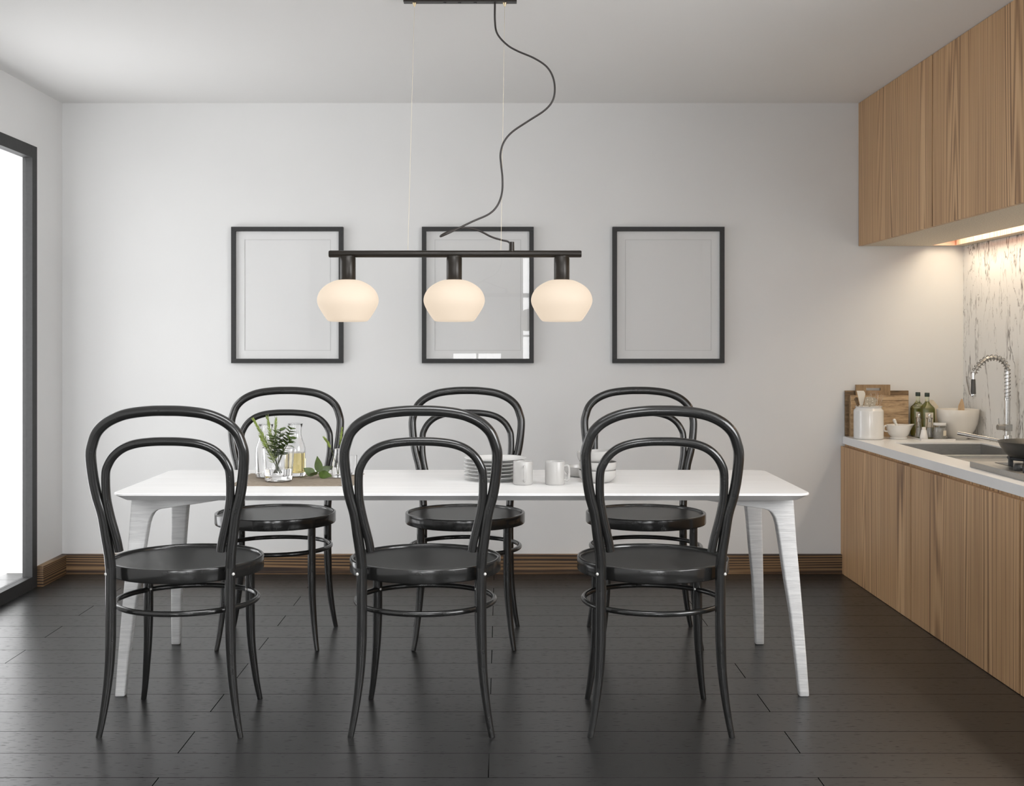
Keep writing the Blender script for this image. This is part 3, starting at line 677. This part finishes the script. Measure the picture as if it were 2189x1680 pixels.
# sink
t = thing('kitchen_sink', 'brushed steel sink and drainer let into the white worktop', 'sink', (2.205, 5.44, .74)); ox, oy = 2.205, 5.44
b = MB(); a0, a1, c0, c1, d = SX0+.001-ox, SX1-.001-ox, 5.40-oy, SY1-.001-oy, -.17; th = .003
b.box(a0, a1, c0, c1, d, d+th).box(a0, a0+th, c0, c1, d+th, -.006).box(a1-th, a1, c0, c1, d+th, -.006).box(a0+th, a1-th, c1-th, c1, d+th, -.006).box(a0+th, a1-th, c0, c0+th, d+th, -.006)
b.build('basin', 'steel', t, smooth=False)
e0 = SY0+.001-oy
MB().box(a0, a1, c0-.022, c0, -.05, -.002).build('rim', 'steel', t, smooth=False, bevel=.002)
b = MB().box(a0, a1, e0, c0-.0225, -.030, -.016); b.build('drainboard', 'steel', t, smooth=False)
MB().lathe([(0, 0), (.03, 0), (.032, .004), (.02, .006), (0, .003)], 0, 5.7-oy, d+th, n=24).build('drain', 'chrome', t)
# hob
t = thing('gas_hob', 'brushed steel gas hob slab with black grates on the white worktop', 'hob', (2.17, 4.53, .7402)); ox, oy = 2.17, 4.53
MB().box(1.909-ox, 2.432-ox, 4.20-oy, 4.853-oy, 0, .023).build('hob_plate', 'steel', t, smooth=False, bevel=.0015)
for bxx, byy in ((2.10, 4.665), (2.30, 4.40), (2.10, 4.36)):
    if byy != 4.36:
        MB().box(bxx-.115-ox, bxx+.115-ox, byy-.115-oy, byy+.125-oy, .0232, .0245).build('burner_tray', 'black', t, smooth=False)
        MB().lathe([(0, 0), (.052, 0), (.050, .008), (.034, .010), (.032, .016), (0, .018)], bxx-ox, byy-oy, .0246, n=32).build('burner', 'iron', t)
        g = MB(); r = .105; z0, z1 = .046, .060
        for sx, sy in ((1, 0), (-1, 0), (0, 1), (0, -1)):
            px_, py_ = bxx-ox, byy-oy
            if sx: g.box(px_+min(sx*.03, sx*r), px_+max(sx*.03, sx*r), py_-.006, py_+.006, z0, z1).box(px_+sx*r-.007, px_+sx*r+.007, py_-.007, py_+.007, .0246, z1)
            else: g.box(px_-.006, px_+.006, py_+min(sy*.03, sy*r), py_+max(sy*.03, sy*r), z0, z1).box(px_-.007, px_+.007, py_+sy*r-.007, py_+sy*r+.007, .0246, z1)
        g.tube([(px_+r*math.cos(2*PI*k/32), py_+r*math.sin(2*PI*k/32), .053) for k in range(32)], .006, 8, closed=True)
        g.build('grate', 'iron', t, angle=30)
for k, yy in enumerate((4.50, 4.42, 4.34)):
    MB().lathe([(0, 0), (.021, 0), (.022, .003), (.019, .022), (.016, .025), (0, .026)], 1.958-ox, yy-oy, .0232, n=24).build('knob', 'black', t)
# pan
t = thing('frying_pan', 'dark grey frying pan with a long silver handle on the gas grate', 'pan', (2.083, 4.625, .8005))
MB().lathe([(0, 0), (.094, 0), (.104, .003), (.120, .018), (.135, .040), (.1435, .058), (.1465, .0605), (.1445, .062), (.1405, .059), (.132, .041), (.117, .021), (.101, .006), (.092, .004), (0, .004)], n=64).build('pan_body', 'pan', t)
hd = spline([(-.082, .112, .050), (-.096, .130, .054), (-.125, .170, .0585), (-.165, .222, .065), (-.205, .270, .0725)], 6)
MB().tube(hd, [.0062+.0022*min(1, max(0, (i-8)/6)) for i in range(len(hd))], 12).build('handle', 'chrome', t)
# faucet
t = thing('kitchen_faucet', 'chrome spring-neck faucet with pull-down head in front of the marble', 'faucet', (2.448, 5.76, .7402)); 
def zz(y): return 1.25-(y-730)*5.76/2550-.7402
MB().lathe([(0, 0), (.020, 0), (.020, zz(931)-.002), (.018, zz(930)), (0, zz(930))], n=28).build('base', 'chrome', t)
MB().lathe([(.0122, .04), (.0122, zz(856)), (.0152, zz(855.5)), (.0152, zz(851)), (.0122, zz(850)), (.0115, zz(792))], n=24).build('column', 'chrome', t)
MB().box(-.0165, .0175, -.0165, .0165, zz(921), zz(906.5)).build('valve_block', 'steel', t, bevel=.002, smooth=False)
v = MB().tube([(-.014, 0, zz(913.5)), (-.05, -.004, zz(913))], [.0135, .0135], 20).build('valve', 'steel', t)
MB().tube([(-.043, -.004, zz(909)), (-.045, -.004, zz(894))], .0026, 8).build('lever', 'chrome', v)
neck = [(0, zz(792)), (-.002, zz(786)), (-.012, zz(777.5)), (-.028, zz(770)), (-.050, zz(765.5)), (-.074, zz(764.5)), (-.098, zz(767)), (-.120, zz(773)), (-.140, zz(782)), (-.155, zz(791)), (-.163, zz(800))]
nk = spline([(x, -.0*x, z) for x, z in neck], 8)
MB().tube(nk, .0088, 14).build('hose', plain('grey_hose', (.45, .44, .42), .35, metal=.6), t)
path = [Vector((0, 0, zz(850)+(zz(792)-zz(850))*k/30)) for k in range(30)] + nk
ln = [0]
for a, c in zip(path, path[1:]): ln.append(ln[-1]+(c-a).length)
turns = 21; coil = []
for k in range(turns*14+1):
    s_ = ln[-1]*k/(turns*14); j = max(i for i in range(len(ln)) if ln[i] <= s_+1e-9); j = min(j, len(path)-2)
    f = (s_-ln[j])/(ln[j+1]-ln[j]); p = path[j].lerp(path[j+1], f); tg = (path[j+1]-path[j]).normalized(); u = Vector((0, 1, 0)); wv = tg.cross(u)
    a = 2*PI*k/14; rr = .0148 if s_ > .16 else .0138
    coil.append(p + (u*math.cos(a)+wv*math.sin(a))*rr)
MB().tube(coil, .0016, 6).build('spring', plain('dark_steel', (.22, .215, .205), .3, metal=1), t)
hx = -.165
MB().lathe([(0, zz(811)), (.0085, zz(811)), (.0080, zz(797)), (.0075, zz(794.5)), (0, zz(794.5))], hx, 0, n=20).build('head_neck', 'chrome', t)
MB().lathe([(0, zz(842)), (.0122, zz(842)), (.0118, zz(838)), (.0098, zz(812)), (.0090, zz(810.5)), (0, zz(810.5))], hx, 0, n=20).build('head_grip', 'grip', t)
MB().lathe([(0, zz(848)), (.0125, zz(848)), (.0135, zz(846)), (.0130, zz(842.5)), (0, zz(842.2))], hx, 0, n=20).build('spray_head', 'chrome', t)
MB().prism([(hx-.035, zz(804)), (hx-.0265, zz(804)), (hx-.012, zz(843)), (hx-.0185, zz(844))], 'Y', -.005, .005).build('trigger', 'steel', t, smooth=False)

# ------------------------------------------------------------------ worktop things
CZ = .7402
def board(name, label, x0, x1, h, y0, y1, material, extra=None):
    cx = (x0+x1)/2; t = thing(name, label, 'cutting board', (cx, (y0+y1)/2, CZ), 'cutting boards against the wall'); th = (y1-y0)/2
    return t, cx, th
t, cx, th = board('cutting_board', 'dark square-cornered wooden board standing behind the others against the wall', 1.856, 2.197, .2457, 6.421, 6.437, 'board_dark')
MB().box(1.856-cx, 2.197-cx, -th, th, 0, .2457).build('board', 'board_dark', t, smooth=False, bevel=.0015)
t, cx, th = board('cutting_board', 'brown wooden board with a slotted handle tab rising above the others', 1.874, 2.188, .28, 6.404, 6.419, 'board_mid')
b = MB(); H = .278; nb = .214
xa, xb = 1.9085-cx, 2.0925-cx; sa, sb = 1.963-cx, 2.041-cx; s0, s1 = H-.031, H-.017
b.box(1.874-cx, 2.188-cx, -th, th, 0, nb)
b.box(xa, sa, -th, th, nb, H).box(sb, xb, -th, th, nb, H).box(sa, sb, -th, th, nb, s0).box(sa, sb, -th, th, s1, H)
b.build('board', 'board_mid', t, smooth=False)
t, cx, th = board('cutting_board', 'pale oak board with a groove near its top, in front of the other boards', 1.876, 2.184, .222, 6.386, 6.402, 'board_light')
b = MB(); H = .2217
b.box(1.876-cx, 2.184-cx, -th+.004, th, 0, H).box(1.876-cx, 2.184-cx, -th, -th+.004, 0, H-.030).box(1.876-cx, 2.184-cx, -th, -th+.004, H-.026, H)
b.build('board', 'board_light', t, smooth=False)
# crock and utensils
JX, JY = 1.929, 6.252
t = thing('utensil_crock', 'tall white glazed crock with a flared rim holding utensils', 'crock', (JX, JY, CZ))
MB().lathe([(0, 0), (.069, 0), (.0735, .002), (.0755, .006), (.076, .012), (.076, .146), (.0745, .151), (.0665, .1605), (.0650, .163), (.0655, .166), (.0695, .1690), (.0705, .1705), (.068, .1718), (.060, .1690), (.0575, .163), (.0600, .158), (.0700, .148), (.071, .143), (.071, .01), (.066, .005), (0, .005)], n=56).build('crock', 'white_ceramic', t, angle=50)
def utensil(name, label, poly, y, thick, hb, material, holes=False):
    """A flat blade outline in (x, z) about the crock axis, with a round shank down into the crock."""
    t = thing(name, label, 'utensil', (JX, JY+y, CZ+.008), 'utensils in the crock')
    zb = CZ+.008
    MB().prism([(x, z-zb) for x, z in poly], 'Y', -thick/2, thick/2).build('blade', material, t, smooth=False, bevel=.0008)
    mx = (poly[-1][0]+poly[-2][0])/2; mz = (poly[-1][1]+poly[-2][1])/2-zb
    MB().tube([(mx, 0, mz+.004), (mx*.5+hb*.5, 0, mz*.5), (hb, 0, .004)], .0042, 8).build('shank', material, t)
    return t
utensil('spatula', 'white flat spatula standing tallest in the crock', [(-.061, .992), (-.0255, .992), (-.019, .985), (-.016, .974), (-.028, .914), (-.043, .914)], .004, .004, .030, 'spat_white')
t = utensil('slotted_turner', 'speckled beige turner with round holes in the crock', [(-.024, .957), (-.014, .961), (.004, .961), (.024, .957), (.034, .951), (.037, .943), (.026, .914), (-.030, .914)], -.022, .004, -.010, 'speckle')
for hx_, hz_, r in ((-.012, .947, .003), (.012, .949, .0032), (-.015, .925, .0035), (.014, .938, .003), (.010, .921, .0028)):
    MB().lathe([(0, -.0001), (r, -.0001), (r, .0006), (0, .0006)], n=14).build('hole', 'spat_white', t).matrix_local = Matrix.Translation((hx_, -.0021, hz_-CZ-.008)) @ Matrix.Rotation(PI/2, 4, 'X')
utensil('serving_spoon', 'dark brown wooden spoon leaning out beside the white spatula in the crock', [(-.058, .958), (-.050, .956), (-.042, .914), (-.050, .914), (-.064, .94), (-.066, .95)], .026, .006, .024, 'board_dark') 
utensil('salad_server', 'clear plastic server with a curved tip in the crock', [(.005, .968), (.018, .988), (.052, .988), (.056, .980), (.050, .914), (.041, .914), (.042, .978), (.024, .978), (.013, .964)][::1], .018, .004, .0, 'clear_plastic')
utensil('tongs', 'clear plastic tongs leaning toward the bottles in the crock', [(.063, .972), (.077, .970), (.062, .916), (.052, .916)], -.004, .005, -.02, 'clear_plastic')
# mortar and pestle
t = thing('mortar', 'white mortar bowl with a pouring lip and small side handle', 'mortar', (2.089, 6.262, CZ))
mb = MB().lathe([(0, 0), (.044, 0), (.0465, .002), (.0465, .007), (.041, .011), (.050, .022), (.058, .038), (.0625, .056), (.064, .072), (.0625, .0735), (.060, .072), (.0565, .054), (.050, .036), (.040, .024), (.025, .018), (0, .016)], n=48)
def lip(p):
    x, y, z = p; a = math.atan2(y, x)
    if z > .045: k = math.exp(-(a/.33)**2)*(z-.045)/.028; return (x*(1+.32*k), y*(1-.1*k), z+.004*k)
    return p
mb.v = [lip(p) for p in mb.v]; mb.build('bowl', 'white_ceramic', t, angle=50)
MB().tube(spline([(-.060, 0, .066), (-.072, 0, .067), (-.077, 0, .054), (-.073, 0, .041), (-.058, 0, .038)], 5), .0045, 10).build('handle', 'white_ceramic', t)
t = thing('pestle', 'white pestle with a knobbed end resting in the mortar', 'pestle', (2.089, 6.262, CZ+.02))
pth = spline([(.014, -.004, .012), (.0, .0, .035), (-.013, .004, .060), (-.016, .005, .066), (-.0185, .006, .072), (-.0205, .0065, .077)], 4)
MB().tube(pth, [.010-.0035*min(1, i/8) if i < 11 else (.0085 if i < 18 else .005) for i in range(len(pth))], 14).build('shaft', 'white_ceramic', t)
MB().ball((-.0195, .0062, .0755), .0095).build('knob', 'white_ceramic', t)
# tray
o = MB().box(-.088, .088, -.145, .145, 0, .0042).box(-.088, .088, -.145, -.140, .0042, .0085).box(-.088, .088, .140, .145, .0042, .0085).box(-.088, -.083, -.140, .140, .0042, .0085).box(.083, .088, -.140, .140, .0042, .0085).build('serving_tray', 'white_ceramic', smooth=False, loc=(2.252, 6.279, CZ), fix=False)
tag(o, 'thin white tray under the bottles, cruets and jar on the worktop', 'tray')
RZ = CZ+.0046
# oil bottles
def oil_bottle(label, x, y, fill):
    t = thing('oil_bottle', label, 'bottle', (x, y, RZ), 'olive oil bottles on the tray')
    def sq(h, r, z): return [(px*h, py*h, z) for px, py in rrect(1, 1, r, 4)]
    secs = [(.0312, .3, 0), (.0325, .3, .004), (.0325, .3, .150), (.031, .4, .158), (.022, .7, .170), (.0115, .999, .186), (.0105, .999, .195), (.0105, .999, .219)]
    def stack(secs):
        mb = MB(); vs, fs = [], []
        for h, r, z in secs: vs += sq(h, r, z)
        n = len(vs)//len(secs)
        for j in range(len(secs)-1):
            for k in range(n): fs.append((j*n+k, j*n+(k+1) % n, (j+1)*n+(k+1) % n, (j+1)*n+k))
        fs += [tuple(range(n)), tuple(range((len(secs)-1)*n, len(secs)*n))]
        return mb.add(vs, fs)
    stack(secs).build('bottle', 'bottle_glass', t, angle=50)
    ins = [(h-.0022, r, z) for h, r, z in secs]
    body = [s for s in ins if s[2] < fill]; body[0] = (body[0][0], .3, .004)
    lo, hi = max(s for s in ins if s[2] < fill) if False else body[-1], [s for s in ins if s[2] >= fill][0]
    f = (fill-lo[2])/(hi[2]-lo[2]); body.append((lo[0]+(hi[0]-lo[0])*f, lo[1]+(hi[1]-lo[1])*f, fill))
    body[0] = (body[0][0], body[0][1], .004); 
    if body[1][2] <= .004: body.pop(1)
    stack(body).build('oil', 'oil', t, angle=50)
    MB().lathe([(0, .214), (.0122, .214), (.0126, .215), (.0126, .233), (.0115, .235), (0, .235)], n=24).build('cap', 'cap', t)
    MB().box(-.021, .021, -.0333, -.0327, .055, .132).build('label', 'label', t, smooth=False)
oil_bottle('square green oil bottle beside the cutting boards, filled up to its shoulder', 2.2275, 6.366, .151)
oil_bottle('square green oil bottle filled into its neck, standing next to the big bowl', 2.252, 6.298, .188)
t = thing('drink_carton', 'cream gable-topped carton half hidden behind the fuller oil bottle', 'carton', (2.311, 6.392, RZ))
MB().box(-.025, .025, -.025, .025, 0, .155).build('carton_body', 'card', t, smooth=False, bevel=.001)
MB().prism([(-.025, .1552), (.025, .1552), (.027, .158), (.003, .187), (.0, .192), (-.003, .187)], 'Y', -.025, .025).build('gable_top', 'card', t, smooth=False)
# cruets
for x, y, lab in ((2.186, 6.236, 'clear glass cruet with a stopper, standing behind the salt shaker'), (2.2345, 6.214, 'clear glass cruet with a stopper, standing between salt shaker and jar')):
    t = thing('cruet', lab, 'cruet', (x, y, RZ), 'glass cruets on the tray')
    MB().lathe(goblet([(.0185, 0), (.0195, .003), (.0185, .02), (.0145, .06), (.0120, .082), (.0125, .098), (.0165, .108)], .002, .006), n=28).build('flask', 'glass', t)
    MB().lathe([(0, .0072), (.0160, .0078), (.0155, .022), (.0122, .055), (0, .055)], n=28).build('seasoning', 'salt', t)
    MB().lathe([(0, .086), (.0085, .086), (.0095, .104), (.0050, .107), (.0055, .112), (.0085, .117), (.0085, .124), (.0060, .128), (0, .129)], n=20).build('stopper', 'chrome', t)
t = thing('salt_shaker', 'small white tapered salt shaker in front of the cruets', 'salt shaker', (2.192, 6.176, RZ))
MB().lathe([(0, 0), (.0195, 0), (.021, .003), (.0195, .016), (.0140, .042), (.0115, .050), (0, .050)], n=28).build('shaker_body', 'white_ceramic', t, angle=50)
MB().lathe([(0, .0502), (.0105, .0502), (.0108, .059), (.0085, .062), (0, .063)], n=24).build('shaker_top', 'cream_ceramic', t)
t = thing('storage_jar', 'small clear jar with a white lid and blank label, in front of the big bowl', 'jar', (2.270, 6.165, RZ))
MB().lathe(goblet([(.029, 0), (.031, .003), (.031, .066), (.028, .072)], .002, .005), n=36).build('jar', 'glass', t)
MB().lathe([(0, .0056), (.0282, .0062), (.0282, .060), (0, .0600)], n=36).build('contents', 'salt', t)
MB().lathe([(0, .0725), (.031, .0725), (.0325, .0745), (.0325, .083), (.031, .0855), (0, .0862)], n=36).build('lid', 'white_ceramic', t, angle=50)
la = [math.radians(-100+k*8+22) for k in range(9)]
b = MB(); vs = [(.0313*math.cos(a), .0313*math.sin(a), z) for z in (.020, .047) for a in la] + [(.0320*math.cos(a), .0320*math.sin(a), z) for z in (.020, .047) for a in la]
fs = [(k, k+1, k+10, k+9) for k in range(8)] + [(k+18, k+19, k+28, k+27) for k in range(8)] + [(k, k+1, k+19, k+18) for k in range(8)] + [(k+9, k+10, k+28, k+27) for k in range(8)] + [(0, 9, 27, 18), (8, 17, 35, 26)]
b.add(vs, fs).build('label', 'label', t, smooth=False)
t = thing('mixing_bowl', 'large deep cream bowl beside the faucet with a wooden spoon in it', 'bowl', (2.3895, 6.232, CZ))
MB().lathe([(0, 0), (.046, 0), (.048, .002), (.048, .006), (.050, .009), (.066, .024), (.084, .050), (.096, .080), (.1030, .115), (.1055, .155), (.1045, .1565), (.1030, .155), (.1000, .115), (.093, .082), (.081, .053), (.063, .029), (.045, .016), (0, .012)], n=64).build('bowl', 'cream_ceramic', t, angle=50)
t = thing('wooden_spoon', 'pale wooden spoon, its pointed tip showing above the big bowl', 'spoon', (2.3895, 6.232, CZ+.02))
MB().prism([(.014, .10), (.048, .10), (.048, .150), (.044, .170), (.039, .186), (.035, .190), (.030, .184), (.024, .168), (.016, .150)], 'Y', .035, .041).build('spoon_bowl', 'spoon_wood', t, smooth=False, bevel=.001)
MB().tube([(.031, .038, .104), (.016, .012, .03), (.008, -.002, .004)], .0045, 8).build('shank', 'spoon_wood', t)

# ------------------------------------------------------------------ light
wd = bpy.data.worlds.new('sky'); sc.world = wd; wd.use_nodes = True
bg = wd.node_tree.nodes['Background']; bg.inputs['Color'].default_value = (.985, .99, 1, 1); 
nt = wd.node_tree; tc = nt.nodes.new('ShaderNodeTexCoord'); sp = nt.nodes.new('ShaderNodeSeparateXYZ'); L(nt, tc.outputs['Generated'], sp.inputs[0])
mr = nt.nodes.new('ShaderNodeMapRange'); mr.inputs['From Min'].default_value = -.28; mr.inputs['From Max'].default_value = -.06
mr.inputs['To Min'].default_value = WORLD*.28; mr.inputs['To Max'].default_value = WORLD; L(nt, sp.outputs['X'], mr.inputs['Value']); L(nt, mr.outputs[0], bg.inputs['Strength'])
def portal(name, loc, rot, sx, sy):
    l = bpy.data.lights.new(name, 'AREA'); l.shape = 'RECTANGLE'; l.size = sx; l.size_y = sy; l.cycles.is_portal = True
    o = bpy.data.objects.new(name, l); COL.objects.link(o); o.location = loc; o.rotation_euler = rot
portal('window_sky_portal', (XL-.075, (WY0+WY1)/2, WZ/2), (0, -PI/2, 0), WZ, WY1-WY0)
portal('rear_sky_portal', ((A0+A1)/2, YF-.13, (AZ0+AZ1)/2), (PI/2, 0, 0), A1-A0, AZ1-AZ0)
portal('added_rear_side_portal', ((C0+C1)/2, YF-.13, (CZ0+CZ1)/2), (PI/2, 0, 0), C1-C0, CZ1-CZ0)
portal('added_kitchen_end_portal', (XR+.13, (E0+E1)/2, (EZ0+EZ1)/2), (0, PI/2, 0), EZ1-EZ0, E1-E0)
portal('added_skylight_portal', ((S0+S1)/2, (SY0_+SY1_)/2, ZC+.09), (0, 0, 0), S1-S0, SY1_-SY0_)
portal('rear_small_sky_portal', ((B0+B1)/2, YF-.13, (BZ0+BZ1)/2), (PI/2, 0, 0), B1-B0, BZ1-BZ0)
l = bpy.data.lights.new('under_cabinet_strip_light', 'AREA'); l.shape = 'RECTANGLE'; l.size = .08; l.size_y = 3.1; l.energy = STRIP_W; l.color = (1, .84, .62)
o = bpy.data.objects.new('under_cabinet_strip_light', l); COL.objects.link(o); o.location = (2.372, 4.78, 1.765+.040); o.rotation_euler = (0, 0, 0)

# ------------------------------------------------------------------ camera
cam = bpy.data.cameras.new('camera'); co = bpy.data.objects.new('camera', cam); COL.objects.link(co)
co.location = (0, 0, 1.25); co.rotation_euler = (PI/2, 0, 0)
cam.sensor_fit = 'HORIZONTAL'; cam.sensor_width = 36; cam.lens = 36*2550/2189
cam.shift_x = (1094.5-1070)/2189; cam.shift_y = -(840-730)/2189
cam.clip_start = .05; cam.clip_end = 100
sc.camera = co
sc.view_settings.view_transform = 'Standard'; sc.view_settings.look = 'None'; sc.view_settings.gamma = 1; sc.view_settings.use_curve_mapping = False
sc.view_settings.exposure = EXPOSURE
